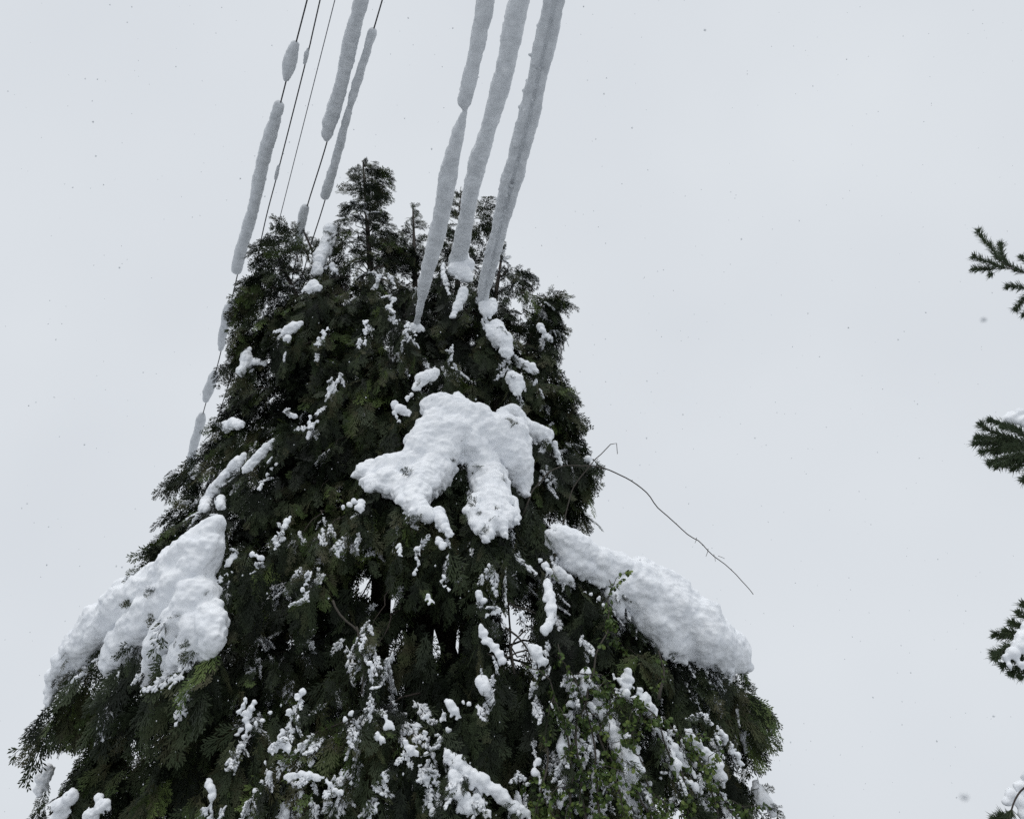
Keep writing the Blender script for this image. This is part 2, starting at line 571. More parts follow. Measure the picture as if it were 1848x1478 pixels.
for (tx, ty), (sx, sy), n in EDGE:
    inside = 250 < tx < 900 and ty > 840
    if inside:
        T = front(tx, ty, 0.15); B = front(sx, sy, -0.4)
    else:
        Yt = TY - random.uniform(0.0, 0.5)
        T = at(tx, ty, Yt); B = at(sx, sy, Yt)
    T = T.lerp(B, 0.24 if not inside else 0.12)
    bough(B, T, sprays=n + 4, size=0.27, t0=0.05, arch=0.12, tone=0.4, r0=0.012, L=0.33, droop=0.45)

# ------------------------------------------------------------------ snow
def ico(sub):
    bm = bmesh.new()
    bmesh.ops.create_icosphere(bm, subdivisions=sub, radius=1)
    v = np.array([tuple(x.co) for x in bm.verts]); f = np.array([[y.index for y in x.verts] for x in bm.faces])
    bm.free()
    return v, f


ICO1, ICO2 = ico(1), ico(2)
tex_a = bpy.data.textures.new('snow_lumps', 'CLOUDS'); tex_a.noise_scale = 0.16; tex_a.noise_depth = 2
tex_b = bpy.data.textures.new('snow_crumbs', 'CLOUDS'); tex_b.noise_scale = 0.035; tex_b.noise_depth = 2


class Blobs:
    def __init__(s):
        s.v = []; s.f = []; s.n = 0

    def add(s, p, r, sc=(1, 1, 1), base=ICO1, rot=None):
        v = base[0] * np.array(sc) * r
        if rot is not None: v = v @ rot.T
        s.v.append(v + np.array(tuple(p))); s.f.append(base[1] + s.n); s.n += len(v)

    def build(s, name, mat, parent=None, voxel=0.014, lump=0.07, crumb=0.025, smooth_it=3):
        o = mesh_obj(name, np.concatenate(s.v), np.concatenate(s.f), mat, parent)
        m = o.modifiers.new('fuse', 'REMESH'); m.mode = 'VOXEL'; m.voxel_size = voxel; m.use_smooth_shade = True
        if smooth_it:
            m = o.modifiers.new('soften', 'SMOOTH'); m.iterations = smooth_it; m.factor = 0.5
        if lump:
            m = o.modifiers.new('lumps', 'DISPLACE'); m.texture = tex_a; m.strength = lump; m.texture_coords = 'GLOBAL'; m.mid_level = 0.5
        if crumb:
            m = o.modifiers.new('crumbs', 'DISPLACE'); m.texture = tex_b; m.strength = crumb; m.texture_coords = 'GLOBAL'; m.mid_level = 0.5
        return o


SNOWPTS = []
POKE = []


def snow_stroke(B, pts, lift=0.05, placer=None, flat=0.75, hang=0.5, skirt=True, rag=0.6, skirt_size=0.30, rough=0.0):
    """snow lying along a drooping bough; pts = (photo x, y, radius in photo px)"""
    pl = placer or (lambda x, y: front(x, y, lift))
    P = []
    for x, y, r in pts:
        p = pl(x, y); P.append((p, r * mpp(p)))
    dp, dr = smooth_path(P, 0.045)
    for p, r in zip(dp, dr):
        SNOWPTS.append((tuple(p), r))
        if random.random() < rough * 0.1: continue
        B.add(p + rv(r * (0.05 + 0.4 * rough)), r * random.uniform(0.88 - 0.45 * rough, 1.0 + 0.1 * rough), (random.uniform(.9, 1.1), flat, random.uniform(.9, 1.05)), ICO2)
        for _ in range(2):
            o = Vector((random.gauss(0, 1), abs(random.gauss(0, 0.6)), random.gauss(0, 1))).normalized()
            B.add(p + o * r * random.uniform(0.5, 0.85), r * random.uniform(0.25, 0.5), (random.uniform(.7, 1.3), 1, random.uniform(.7, 1.3)))
        for _ in range(3):             # ragged lower edge
            if random.random() > rag: continue
            q = r * random.uniform(0.08, 0.2) + 0.008
            o = Vector((random.uniform(-1, 1), random.uniform(0, .3), -random.uniform(0.2, 1))).normalized() * (r * 0.9 + q * random.uniform(0, 0.5))
            B.add(p + o, q, (random.uniform(.7, 1.2), 1, random.uniform(1, 1.8)))
    if skirt:
        for p, r in list(zip(dp, dr))[::3]:
            q = p + Vector((random.uniform(-.8, .8) * r, r * 0.5 + 0.05, -r * 0.25))
            d = Vector((random.uniform(-.3, .3), random.uniform(-0.4, 0.3), -1.0))
            spray(q, d, 0.25 + r * 1.2, 0.36 + random.gauss(0, .06), nf=6, size=skirt_size)
            if random.random() < 0.28:
                POKE.append((p + Vector((random.uniform(-.9, .9) * r, -0.3 * r, random.uniform(-.9, .2) * r)), Vector((random.uniform(-1, 1), -0.5, random.uniform(-1, .2)))))
    return dp, dr


def sil(Y):
    return lambda x, y: at(x, y, Y)


def mass(label, strokes, group=None, voxel=0.011, lump=0.09, crumb=0.015, **kw):
    B = Blobs()
    segs = []
    for s in strokes:
        pl = kw.get('placer') or (lambda x, y: front(x, y, kw.get('lift', 0.05)))
        P = [(pl(x, y), r) for x, y, r in s]
        segs.append(smooth_path([(p, r * mpp(p)) for p, r in P], 0.045))
    joined = {0}
    grew = True
    while grew:                     # what does not touch the clump is loose dusting
        grew = False
        for i in range(len(segs)):
            if i in joined: continue
            if any((a - b).length < (ra + rb) * 0.6 for j in joined for a, ra in zip(*segs[j]) for b, rb in zip(*segs[i])):
                joined.add(i); grew = True
    for i, s in enumerate(strokes):
        snow_stroke(B if i in joined else DB, s, **kw)
    o = B.build('snow_mass', SNOW, None, voxel, lump, crumb)
    # bake the fused shape and drop crumbs that float free of it
    me = bpy.data.meshes.new_from_object(o.evaluated_get(bpy.context.evaluated_depsgraph_get()))
    o.modifiers.clear(); old = o.data; o.data = me; bpy.data.meshes.remove(old)
    bm = bmesh.new(); bm.from_mesh(me)
    seen = set(); islands = []
    for v0 in bm.verts:
        if v0.index in seen: continue
        st = [v0]; seen.add(v0.index); isl = []
        while st:
            v = st.pop(); isl.append(v)
            for e in v.link_edges:
                u = e.other_vert(v)
                if u.index not in seen:
                    seen.add(u.index); st.append(u)
        islands.append(isl)
    big = max(islands, key=len)
    for isl in islands:
        if isl is not big: bmesh.ops.delete(bm, geom=isl, context='VERTS')
    for f in bm.faces: f.smooth = True
    bm.to_mesh(me); bm.free()
    tag(o, label, 'snow', group)
    return o


DB = Blobs()          # loose dusting

# the big hand-shaped load in the middle
mass('large bright snow load spread like a hand over the middle of the tall conifer', [
    [(778, 740, 22), (802, 738, 32), (840, 758, 38), (885, 780, 44), (922, 785, 38)],
    [(825, 714, 10), (822, 735, 20)],
    [(792, 765, 40), (770, 815, 44), (735, 845, 34), (690, 848, 26), (655, 850, 19)],
    [(815, 785, 42), (785, 840, 40), (758, 880, 34), (748, 905, 22), (770, 930, 15)],
    [(835, 780, 38), (862, 822, 32), (882, 868, 38), (890, 910, 32), (895, 945, 22), (915, 930, 18)],
    [(895, 790, 42), (925, 825, 40), (940, 862, 20), (946, 888, 10)],
    [(700, 868, 24), (735, 882, 24)], [(672, 856, 14), (668, 880, 9)], [(720, 880, 15), (725, 905, 8)], [(925, 905, 12), (932, 940, 7)], [(945, 870, 11), (952, 892, 6)],
    [(872, 930, 14), (866, 955, 8)], [(885, 945, 14), (882, 968, 8)], [(905, 945, 12), (912, 965, 7)], [(745, 905, 12), (742, 925, 7)], [(862, 905, 18), (850, 925, 12)], [(850, 925, 12), (862, 950, 9), (880, 975, 6)], [(790, 925, 12), (800, 945, 12), (815, 965, 6)],
    [(655, 870, 8), (700, 880, 10)]], lift=0.34, flat=1.05, group='big snow loads on the tall conifer')
mass('rounded snow lump right of the hand-shaped load on the tall conifer', [
    [(905, 745, 12), (925, 745, 16), (955, 770, 16), (985, 785, 17)], [(1000, 800, 6), (1010, 835, 6)]], lift=0.15,
    group='big snow loads on the tall conifer')
mass('broad snow slab with hanging fingers on the lower left bough of the tall conifer', [
    [(385, 950, 22), (350, 1000, 44), (285, 1055, 42), (215, 1105, 42), (160, 1155, 38), (125, 1195, 28), (100, 1232, 17), (88, 1268, 10)],
    [(375, 985, 32), (335, 1050, 46), (280, 1105, 40), (235, 1150, 36), (210, 1185, 28), (195, 1205, 16)],
    [(355, 1075, 44), (325, 1125, 44), (290, 1165, 30), (272, 1205, 15), (262, 1245, 7)],
    [(365, 1110, 32), (350, 1155, 34), (325, 1190, 26), (300, 1205, 12)],
    [(375, 1115, 32), (390, 1148, 24), (372, 1172, 16)], [(252, 1034, 11), (228, 1068, 26), (190, 1115, 28)],
    [(160, 1210, 7), (130, 1235, 8)]], lift=0.1, placer=lambda x, y: at(x, y, TY - 0.9 - 1.25 * max(0, (x - 100) / 250) ** 0.8), flat=1.0, crumb=0.011,
    group='big snow loads on the tall conifer')
mass('long smooth snow slab sloping down the lower right bough of the tall conifer', [
    [(1000, 966, 20), (1035, 985, 34), (1080, 1014, 28), (1130, 1036, 34), (1170, 1068, 46), (1215, 1108, 54), (1262, 1142, 54), (1300, 1168, 42), (1328, 1180, 30)],
    [(1140, 1050, 42), (1185, 1100, 44), (1220, 1142, 38), (1248, 1172, 24), (1262, 1186, 12)],
    [(1180, 1070, 40), (1240, 1120, 48), (1300, 1168, 38), (1328, 1184, 24)],
    [(1108, 1050, 20), (1130, 1075, 26)], [(1128, 1062, 34), (1178, 1112, 42), (1215, 1152, 36), (1235, 1172, 22)],
    [(1150, 1025, 24), (1195, 1058, 36), (1245, 1098, 38), (1290, 1145, 36), (1326, 1180, 34)], [(1195, 1150, 22), (1200, 1178, 10)], [(1165, 1110, 20), (1172, 1135, 9)], [(1232, 1170, 16), (1236, 1196, 7)],
    [(1290, 1190, 16), (1300, 1204, 9)], [(1255, 1180, 14), (1262, 1200, 6)], [(1125, 1080, 12), (1120, 1095, 7)], [(1090, 1035, 14), (1082, 1052, 8)],
    [(1010, 985, 16), (1030, 1010, 22), (1060, 1030, 18), (1110, 1050, 14)],
    [(1005, 1035, 14), (1030, 1050, 10)], [(1105, 1075, 16), (1120, 1110, 8)]], lift=0.1,
    placer=lambda x, y: at(x, y, TY - 0.6 - 0.9 * max(0, (1350 - x) / 300)), flat=1.1, lump=0.06, crumb=0.010,
    group='big snow loads on the tall conifer')

MED = [
    ('upright snow ridge against the left side of the highest treetop', [[(596, 412, 13), (592, 435, 13), (580, 460, 14), (572, 488, 11)], [(600, 480, 8), (605, 490, 7)]], 'at'),
    ('snow lump just below the upright ridge beside the highest treetop', [[(552, 525, 8), (565, 518, 13), (572, 520, 8)]], 'f'),
    ('forked snow patch on the upper left of the crown', [[(512, 600, 7), (525, 592, 12), (540, 584, 7)], [(520, 610, 8)] * 2, [(505, 597, 4), (495, 598, 3)]], 'f'),
    ('pointed snow wedge on the left edge of the crown', [[(448, 632, 7), (446, 650, 13), (438, 666, 11)], [(460, 652, 8), (475, 655, 5)]], 'at'),
    ('small rounded snow pillow low on the left edge of the upper crown', [[(408, 770, 10), (422, 764, 11), (435, 766, 7)]], 'f'),
    ('two long snow streaks sloping down to the left above the snow slab', [[(440, 822, 8), (420, 845, 11), (395, 872, 12), (375, 900, 13), (368, 918, 10)], [(492, 795, 5), (462, 826, 11), (445, 846, 9)], [(400, 900, 9), (398, 912, 8)]], 'f'),
    ('squat snow collar where the middle thick cable meets the crown', [[(832, 462, 15), (830, 485, 18), (842, 498, 12)], [(846, 478, 13)] * 2], 'c'),
    ('ragged snow trail below the right thick cable', [[(836, 528, 11), (828, 548, 9), (818, 570, 6)], [(868, 530, 10), (872, 550, 11), (880, 565, 12)], [(888, 545, 9), (885, 560, 10)], [(745, 590, 9), (757, 592, 8)]], 'c'),
    ('large upright snow clod on the right of the upper crown', [[(895, 585, 13), (900, 605, 20), (912, 622, 16), (915, 640, 8)], [(880, 590, 8), (885, 600, 8)]], 'f'),
    ('round snow ball sitting above the hand-shaped load', [[(925, 680, 13), (932, 692, 16), (935, 705, 9)]], 'f'),
    ('snow cap on a bough end above the left of the hand-shaped load', [[(752, 700, 7), (765, 682, 15), (780, 674, 12)], [(742, 712, 5), (735, 718, 5)]], 'f'),
    ('crumbled snow patch left of the hand-shaped load', [[(712, 730, 6), (722, 738, 11), (735, 745, 7)], [(712, 745, 5), (720, 760, 4)]], 'f'),
    ('thin snow patches on the right shoulder of the upper crown', [[(940, 655, 8), (958, 662, 9), (964, 668, 7)], [(975, 590, 7), (985, 605, 7), (995, 612, 5)], [(978, 560, 6), (985, 570, 6)]], 'f'),
    ('small snow cap on the twig end by the bare arching shoot', [[(1062, 828, 7), (1070, 836, 5)], [(1000, 805, 6), (1030, 850, 4)]], 'at'),
    ('snow lump over the leafy shrub beside the sky gaps', [[(960, 1168, 10), (972, 1178, 15), (985, 1200, 14), (992, 1220, 9)]], 'f'),
    ('vertical snow streak on the boughs right of the sky gaps', [[(985, 1050, 9), (992, 1075, 12), (997, 1110, 11), (985, 1135, 8)], [(975, 1010, 5), (990, 1030, 8)]], 'f'),
    ('crusted snow strip hanging between the sky gaps', [[(868, 1132, 8), (882, 1155, 11), (900, 1180, 10), (905, 1192, 7)], [(900, 1100, 7), (880, 1110, 5)]], 'f'),
    ('snow ball alone in the dark middle of the crown', [[(870, 1232, 12), (875, 1242, 13)]], 'f'),
    ('snow knob with a tail left of the lone snow ball', [[(812, 1270, 10), (822, 1282, 10), (828, 1292, 5)], [(835, 1265, 3), (860, 1275, 4), (880, 1285, 4)]], 'f'),
    ('smooth egg-shaped snow lump high among the shrub leaves', [[(1055, 1215, 12), (1058, 1232, 14), (1050, 1245, 12), (1035, 1240, 8)]], 'f'),
    ('long bright snow bank running down among the shrub leaves', [[(1085, 1285, 13), (1100, 1310, 17), (1112, 1335, 17), (1128, 1365, 22), (1138, 1390, 22), (1145, 1412, 12)], [(1065, 1270, 9), (1085, 1290, 12)], [(1075, 1360, 12), (1085, 1375, 10)], [(1030, 1270, 7), (1060, 1290, 9)], [(1130, 1250, 8), (1145, 1262, 9)]], 'f'),
    ('knotted snow rope down the bough right of the bright snow bank', [[(1175, 1300, 6), (1195, 1325, 10), (1215, 1350, 10), (1235, 1375, 8), (1250, 1395, 6)], [(1210, 1360, 12), (1218, 1380, 13)], [(1225, 1400, 7), (1255, 1420, 7)]], 'f'),
    ('broad ragged snow strip on the lowest right bough', [[(1225, 1290, 9), (1250, 1330, 12), (1270, 1355, 14), (1290, 1380, 16), (1302, 1405, 12)], [(1220, 1295, 7), (1235, 1302, 7)]], 'f'),
    ('snow clump under the bough at the right edge of the crown', [[(1340, 1310, 9), (1345, 1330, 12), (1350, 1350, 10)], [(1310, 1225, 7), (1315, 1235, 7)], [(1345, 1260, 6), (1352, 1275, 6)]], 'at'),
    ('snow cushion at the lowest right edge of the crown', [[(1365, 1415, 8), (1375, 1440, 15), (1390, 1448, 13)], [(1395, 1465, 8)] * 2], 'at'),
    ('pair of snow patches low in the shrub leaves', [[(1015, 1325, 10), (1020, 1350, 14), (1018, 1365, 8)], [(970, 1375, 6), (967, 1395, 8), (978, 1408, 5)], [(1020, 1435, 10), (1010, 1450, 9)], [(1075, 1400, 8), (1072, 1420, 6)]], 'f'),
    ('thick crumbly snow trail running down right at the bottom of the crown', [[(808, 1355, 10), (830, 1378, 15), (850, 1400, 15), (885, 1420, 13), (915, 1445, 13), (950, 1470, 10)], [(820, 1400, 14), (825, 1430, 16), (845, 1455, 14)], [(860, 1440, 9), (880, 1465, 9)]], 'f'),
    ('rounded snow tuft at the lower left of the dark middle', [[(495, 1350, 9), (510, 1342, 12), (520, 1352, 10)], [(478, 1375, 5), (485, 1395, 7)]], 'f'),
    ('bent snow ridge over the drooping bough at the bottom', [[(520, 1400, 7), (545, 1397, 8), (580, 1402, 8), (598, 1385, 8), (615, 1360, 8), (640, 1340, 6)], [(590, 1405, 6), (605, 1425, 5), (615, 1430, 5)]], 'f'),
    ('double snow tuft in the middle of the lowest boughs', [[(695, 1292, 6), (702, 1305, 9), (708, 1312, 6)], [(680, 1325, 8), (690, 1335, 6)], [(730, 1340, 7), (742, 1352, 9), (752, 1358, 6)], [(690, 1395, 8), (698, 1402, 6)]], 'f'),
    ('slim slanting snow sliver in the dark lower left', [[(443, 1262, 5), (432, 1285, 6), (418, 1305, 5)]], 'f'),
    ('small stacked snow tufts at the lower left of the crown', [[(368, 1398, 5), (378, 1410, 8), (382, 1435, 8), (388, 1450, 5)]], 'f'),
    ('peaked snow heap at the bottom left corner of the crown', [[(140, 1402, 9), (132, 1425, 17), (115, 1455, 18), (100, 1478, 16)], [(180, 1440, 12), (190, 1450, 13), (160, 1470, 16)]], 'f'),
    ('grey snow lump on the lowest left edge of the crown', [[(85, 1388, 12), (78, 1408, 15), (70, 1425, 9)]], 'at'),
    ('snow patch with thin trail left of the hand-shaped load', [[(652, 905, 8), (650, 915, 8)], [(620, 915, 4), (640, 905, 5)]], 'f'),
    ('twisted snow strips in the dark lower middle', [[(655, 1252, 5), (672, 1240, 7), (688, 1237, 4)], [(635, 1285, 5), (622, 1295, 4)], [(668, 1195, 4), (680, 1215, 4)]], 'f'),
    ('snow dabs below the bright hand-shaped load', [[(792, 970, 5), (800, 982, 7)], [(772, 1075, 7), (778, 1085, 6)], [(720, 985, 5), (722, 1000, 5)]], 'f'),
    ('snow dabs on the outer tips left of the dark middle', [[(425, 1000, 6), (412, 1015, 8), (405, 1030, 5)], [(455, 1000, 5), (470, 1005, 5)], [(520, 745, 5), (530, 750, 5)]], 'f'),
]
for lab, st, kind in MED:
    pl = None
    if kind == 'at': pl = sil(TY - 0.35)
    if kind == 'c': pl = sil(TY - 1.1)
    mass(lab, st, group='smaller snow clumps on the tall conifer', lift=0.24, placer=pl, voxel=0.010, lump=0.06, crumb=0.02, rag=0.8, rough=0.15, skirt=(kind != 'c'), skirt_size=0.22)

# ridges of snow along the drooping lower boughs
RIDGE = []


def ridge(x0, y0, ln_, slope, r):
    pts = []
    n = random.randint(3, 5)
    for i in range(n):
        f = i / (n - 1)
        pts.append((x0 + slope * ln_ * f + random.uniform(-4, 4), y0 + ln_ * (0.35 * f + 0.65 * f * f) + random.uniform(-4, 4), r * random.uniform(0.5, 1.25) * (1.1 - 0.6 * abs(f - 0.4))))
    snow_stroke(DB, pts, lift=0.16, rag=0.9, skirt_size=0.2, rough=0.5)
    RIDGE.extend(SNOWPTS[-12:])


for k in range(34):
    x = random.uniform(440, 1330); y = random.uniform(1215, 1460)
    if x > 1130 and y < 1270: continue
    sl = (x - 800) / 400 + random.uniform(-.35, .35)
    ridge(x, y, random.uniform(25, 85), max(-1.3, min(1.1, sl)), random.uniform(3.5, 8))
for k in range(34):
    y = random.uniform(480, 1180); c_ = 720; hw = 200 + (y - 480) * 0.28
    x = c_ + random.uniform(-hw, hw)
    if 640 < x < 960 and 700 < y < 980: continue
    ridge(x, y, random.uniform(15, 50), (x - c_) / hw + random.uniform(-.4, .4), random.uniform(3, 6.5))
for k in range(18):
    x = random.uniform(990, 1160); y = random.uniform(1200, 1450)
    ridge(x, y, random.uniform(20, 60), random.uniform(.1, .8), random.uniform(6, 12))

o = DB.build('snow_crumbs', SNOW, None, 0.008, 0.04, 0.02, 2)
tag(o, 'small pads and crumbs of snow lying along the lower boughs of the tall conifer', 'snow', kind='stuff')

# a few sprigs stick out of the snow loads
npoke0 = len(fr_pos)
for p, d in POKE:
    for j in range(random.randint(1, 3)):
        frond(p + rv(0.02), (d + rv(0.4)).normalized(), rv(1).normalized(), random.uniform(0.07, 0.19), 0.42)

# --- write the foliage mesh
pos = np.array([tuple(v) for v in fr_pos]); dr_ = np.array([tuple(v) for v in fr_dir]); nr = np.array([tuple(v) for v in fr_nrm])
ln = np.array(fr_len); tn = np.array(fr_tone)
keep = np.ones(len(pos), bool)
n_free = len(pos)
for gi, (o_, d_, r_) in enumerate(gaps):
    v = pos + dr_ * ln[:, None] * 0.4 - np.array(tuple(o_))
    t = v @ np.array(tuple(d_))
    dist = np.linalg.norm(v - t[:, None] * np.array(tuple(d_)), axis=1)
    keep &= ~((dist < r_ * t + 0.04) & (rng.random(len(pos)) < 0.96))
SP = np.array([q[0] for q in SNOWPTS]); SR = np.array([q[1] for q in SNOWPTS])
SD = np.array(tuple(CAM)) - SP; SD /= np.linalg.norm(SD, axis=1)[:, None]
SD = SD * 0.9 + np.array([0, 0, 0.25]); SD /= np.linalg.norm(SD, axis=1)[:, None]   # outwards and up: nothing grows over the outermost snow
mid = pos + dr_ * ln[:, None] * 0.45
cull = np.zeros(len(pos), bool)
for k in range(0, len(SP), 1):
    v = mid - SP[k]
    t = v @ SD[k]
    m = (t > -0.02) & (t < 0.9)
    if not m.any(): continue
    vv = v[m] - t[m, None] * SD[k]
    cull[np.nonzero(m)[0][np.linalg.norm(vv, axis=1) < SR[k] * 0.74 + 0.03]] = True
cull[npoke0:] = False
keep &= ~(cull & (rng.random(len(pos)) < 0.93))
pos, dr_, nr, ln, tn = pos[keep], dr_[keep], nr[keep], ln[keep], tn[keep]
dr_ /= np.linalg.norm(dr_, axis=1)[:, None]
yy = np.cross(nr, dr_); yy /= np.maximum(1e-6, np.linalg.norm(yy, axis=1))[:, None]
zz = np.cross(dr_, yy)
ti = rng.integers(0, len(TEMPL), len(pos))
VV, FF, TT = [], [], []
nb = 0
for k, (tv, tf) in enumerate(TEMPL):
    m = ti == k
    P, X, Yv, Z, L = pos[m], dr_[m], yy[m], zz[m], ln[m]
    v = P[:, None] + L[:, None, None] * (tv[None, :, 0, None] * X[:, None] + tv[None, :, 1, None] * Yv[:, None] + tv[None, :, 2, None] * Z[:, None])
    v[:, :, 2] -= (0.12 * L[:, None] * tv[None, :, 0] ** 2)
    nn = len(P); nv = len(tv)
    VV.append(v.reshape(-1, 3))
    FF.append((tf[None] + (np.arange(nn) * nv)[:, None, None]).reshape(-1, 4) + nb)
    TT.append(np.repeat(tn[m], nv) + np.tile(0.12 * tv[:, 0], nn))
    nb += nn * nv
fo = mesh_obj('foliage', np.concatenate(VV), np.concatenate(FF), FOL, tree, smooth=False, tone=np.concatenate(TT))
print('foliage faces', len(fo.data.polygons))
BR.build('branches', BARK, tree)

# thin snow lying on individual fronds, in the shape of the frond that carries it
ST_ = [frond_template(11, 9, .36, 1, 2.3), frond_template(12, 8, .42, 1, 2.7)]
mid = pos + dr_ * ln[:, None] * 0.4
sn = np.zeros(len(pos), bool)
for pts_, extra, pr in ((RIDGE, 0.07, 0.5), (SNOWPTS[::2], 0.05, 0.35)):
    A = np.array([q[0] for q in pts_]); RR_ = np.array([q[1] for q in pts_]) + extra
    near = np.zeros(len(pos), bool)
    for k in range(len(A)):
        near |= ((mid - A[k]) ** 2).sum(axis=1) < RR_[k] ** 2
    sn |= near & (rng.random(len(pos)) < pr)
hh = np.interp(pos[:, 2], RZ, RH); cc = np.interp(pos[:, 2], RZ, RC)
outer = ((pos[:, 1] < TY - 0.12 * hh) | (np.abs(pos[:, 0] - cc) > 0.75 * hh))
fld = np.array([noise.noise(Vector(p) * 1.1) + 0.6 * noise.noise(Vector(p) * 3.7) for p in pos])
low = (pos[:, 2] < 4.5) & (pos[:, 0] > -2.3)
sn |= outer & (fld > np.where(low, 0.34, 0.40)) & (rng.random(len(pos)) < 0.42)
sn &= np.arange(len(pos)) < len(pos)
P, X, Yv, Z, L = pos[sn], dr_[sn], yy[sn], zz[sn], ln[sn]
outw = P - np.array([0, TY, 0]); outw[:, 0] -= np.interp(P[:, 2], RZ, RC); outw[:, 2] = 0
outw /= np.maximum(1e-3, np.linalg.norm(outw, axis=1))[:, None]
P = P + outw * 0.012 + np.array([0, 0, 0.014])
L = L * rng.uniform(0.45, 0.95, len(P))
which = rng.integers(0, 2, len(P))
VV, FF = [], []; nb = 0
for k, (tv, tf) in enumerate(ST_):
    m = which == k
    v = P[m][:, None] + L[m][:, None, None] * (tv[None, :, 0, None] * X[m][:, None] + tv[None, :, 1, None] * Yv[m][:, None] + tv[None, :, 2, None] * Z[m][:, None])
    v[:, :, 2] -= 0.12 * L[m][:, None] * tv[None, :, 0] ** 2
    v += rng.normal(0, 0.004, v.shape)
    FF.append((tf[None] + (np.arange(m.sum()) * len(tv))[:, None, None]).reshape(-1, 4) + nb)
    VV.append(v.reshape(-1, 3)); nb += m.sum() * len(tv)
o = mesh_obj('snow_dusting', np.concatenate(VV), np.concatenate(FF), SNOW, smooth=True)
md = o.modifiers.new('depth', 'SOLIDIFY'); md.thickness = 0.012; md.offset = 1
tag(o, 'thin dusting of snow caught all over the fronds of the tall conifer', 'snow', kind='stuff')
print('snowed fronds', int(sn.sum()))

# ------------------------------------------------------------------ cables with their snow sleeves
def cable(name, label, pts, zs, wire_r, sleeves, mat=WIRE, group=None, sleeve_mat=SHADED_SNOW, twin=False):
    """pts: photo points; zs: height above the ground at first and last point"""
    root = thing(name, label, 'cable', group)
    n = len(pts)
    W = []
    y0, y1 = pts[0][1], pts[-1][1]
    for (x, y) in pts:
        h = zs[0] + (zs[1] - zs[0]) * (y - y0) / (y1 - y0)
        d = FW + RT * ((x - 924) / FPX) + UP * ((739 - y) / FPX)
        W.append(CAM + d * ((h - CAM.z) / d.z))
    ext0 = W[0] + (W[0] - W[1]).normalized() * 6
    P, R = smooth_path([(ext0, wire_r)] + [(p, wire_r) for p in W], 0.15)
    if twin: P = [p + Vector((-9 * mpp(p), 0, 0)) for p in P]
    t = Tubes(); t.add(P, R, 6); t.build('wire', mat, root)

    def along(y):      # point of the wire at the photo row y
        if y <= y0:
            a, b = W[0], W[1]; f = (y - y0) / (pts[1][1] - y0); return a + (b - a) * f
        for i in range(n - 1):
            if pts[i][1] <= y <= pts[i + 1][1]:
                return W[i].lerp(W[i + 1], (y - pts[i][1]) / (pts[i + 1][1] - pts[i][1]))
        return W[-1]
    for ya, yb, prof in sleeves:
        B = Blobs()
        a, b = along(ya), along(yb)
        L = (b - a).length
        rmax = max(r for _, r in prof)
        m = max(4, int(L / 0.03))
        t_ = (b - a).normalized()
        ph = random.random() * 10
        for k in range(m + 1):
            f = k / m
            y = ya + (yb - ya) * f
            p = along(y)
            r = np.interp(f, [q[0] for q in prof], [q[1] for q in prof]) * mpp(p)
            r *= 1 + 0.10 * math.sin(f * L * 5.1 + ph) * math.sin(f * L * 2.3 + ph * 2) + random.uniform(-0.04, 0.04)
            sh = Vector((-0.30 * r + 0.15 * r * math.sin(f * L * 3.1 + ph), 0, 0.15 * r))
            if twin:
                B.add(p + Vector((0.08 * r, 0.38 * r, 0.1 * r)), r * 0.24)
                B.add(p + Vector((-0.60 * r, 0, 0.1 * r)), r * 0.56, base=ICO2)
                B.add(p + Vector((0.62 * r, 0, 0)), r * 0.49, base=ICO2)
            else:
                B.add(p + sh, r, base=ICO2)
            if random.random() < 0.8:
                o = rv(1).normalized(); B.add(p + sh + o * r * 0.85, r * random.uniform(0.15, 0.3))
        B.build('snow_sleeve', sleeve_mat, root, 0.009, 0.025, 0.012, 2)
    return root


GL = 'thin overhead wires passing left of the treetop'
GR = 'thick snow-covered cables running into the crown'
cable('overhead_wire', 'leftmost overhead wire, hung with the most broken snow sleeves down the left of the crown',
      [(557, -10), (513, 160), (430, 490), (395, 650), (365, 752), (330, 905), (303, 1003), (270, 1140)], (10.6, 10.2), 0.0095,
      [(78, 140, [(0, 8), (.15, 10), (.6, 13), (.85, 9), (1, 6)]), (186, 487, [(0, 10), (.25, 12), (.6, 11), (.9, 10), (1, 9)]),
       (543, 628, [(0, 4), (.1, 9), (.4, 8), (.8, 7), (1, 4)]), (670, 720, [(0, 5), (.2, 8), (.7, 9), (1, 5)]),
       (748, 843, [(0, 5), (.1, 8), (.5, 8), (.9, 7), (1, 4)])], group=GL)
cable('overhead_wire', 'bare thin black overhead wire with two tiny snow knots, second from the left',
      [(580, -10), (556, 95), (503, 305), (473, 425), (437, 610), (385, 780), (365, 850), (330, 960)], (10.6, 10.2), 0.0085,
      [(90, 112, [(0, 3), (.4, 5), (1, 3)]), (296, 322, [(0, 2), (.4, 4), (1, 3)])], group=GL)
cable('overhead_wire', 'thinnest grey overhead wire without any snow, between two darker wires',
      [(607, -10), (497, 425), (460, 570), (440, 640)], (10.8, 10.4), 0.006, [], mat=WIREG, group=GL)
cable('overhead_wire', 'overhead wire whose upper length wears the widest snow sleeve of the left bundle',
      [(661, -10), (592, 250), (553, 378), (538, 450), (520, 540)], (10.9, 10.5), 0.0095,
      [(-60, 250, [(0, 14), (.3, 13), (.6, 13), (.9, 14), (.97, 12), (1, 7)]), (376, 452, [(0, 8), (.15, 9), (.5, 8), (1, 9)])], group=GL)
cable('overhead_wire', 'overhead wire nearest the highest treetop with one slim straight snow sleeve',
      [(693, -10), (672, 62), (590, 350), (562, 440), (540, 520)], (10.9, 10.5), 0.009,
      [(58, 353, [(0, 8), (.4, 7.5), (.9, 8.5), (1, 8)])], group=GL)
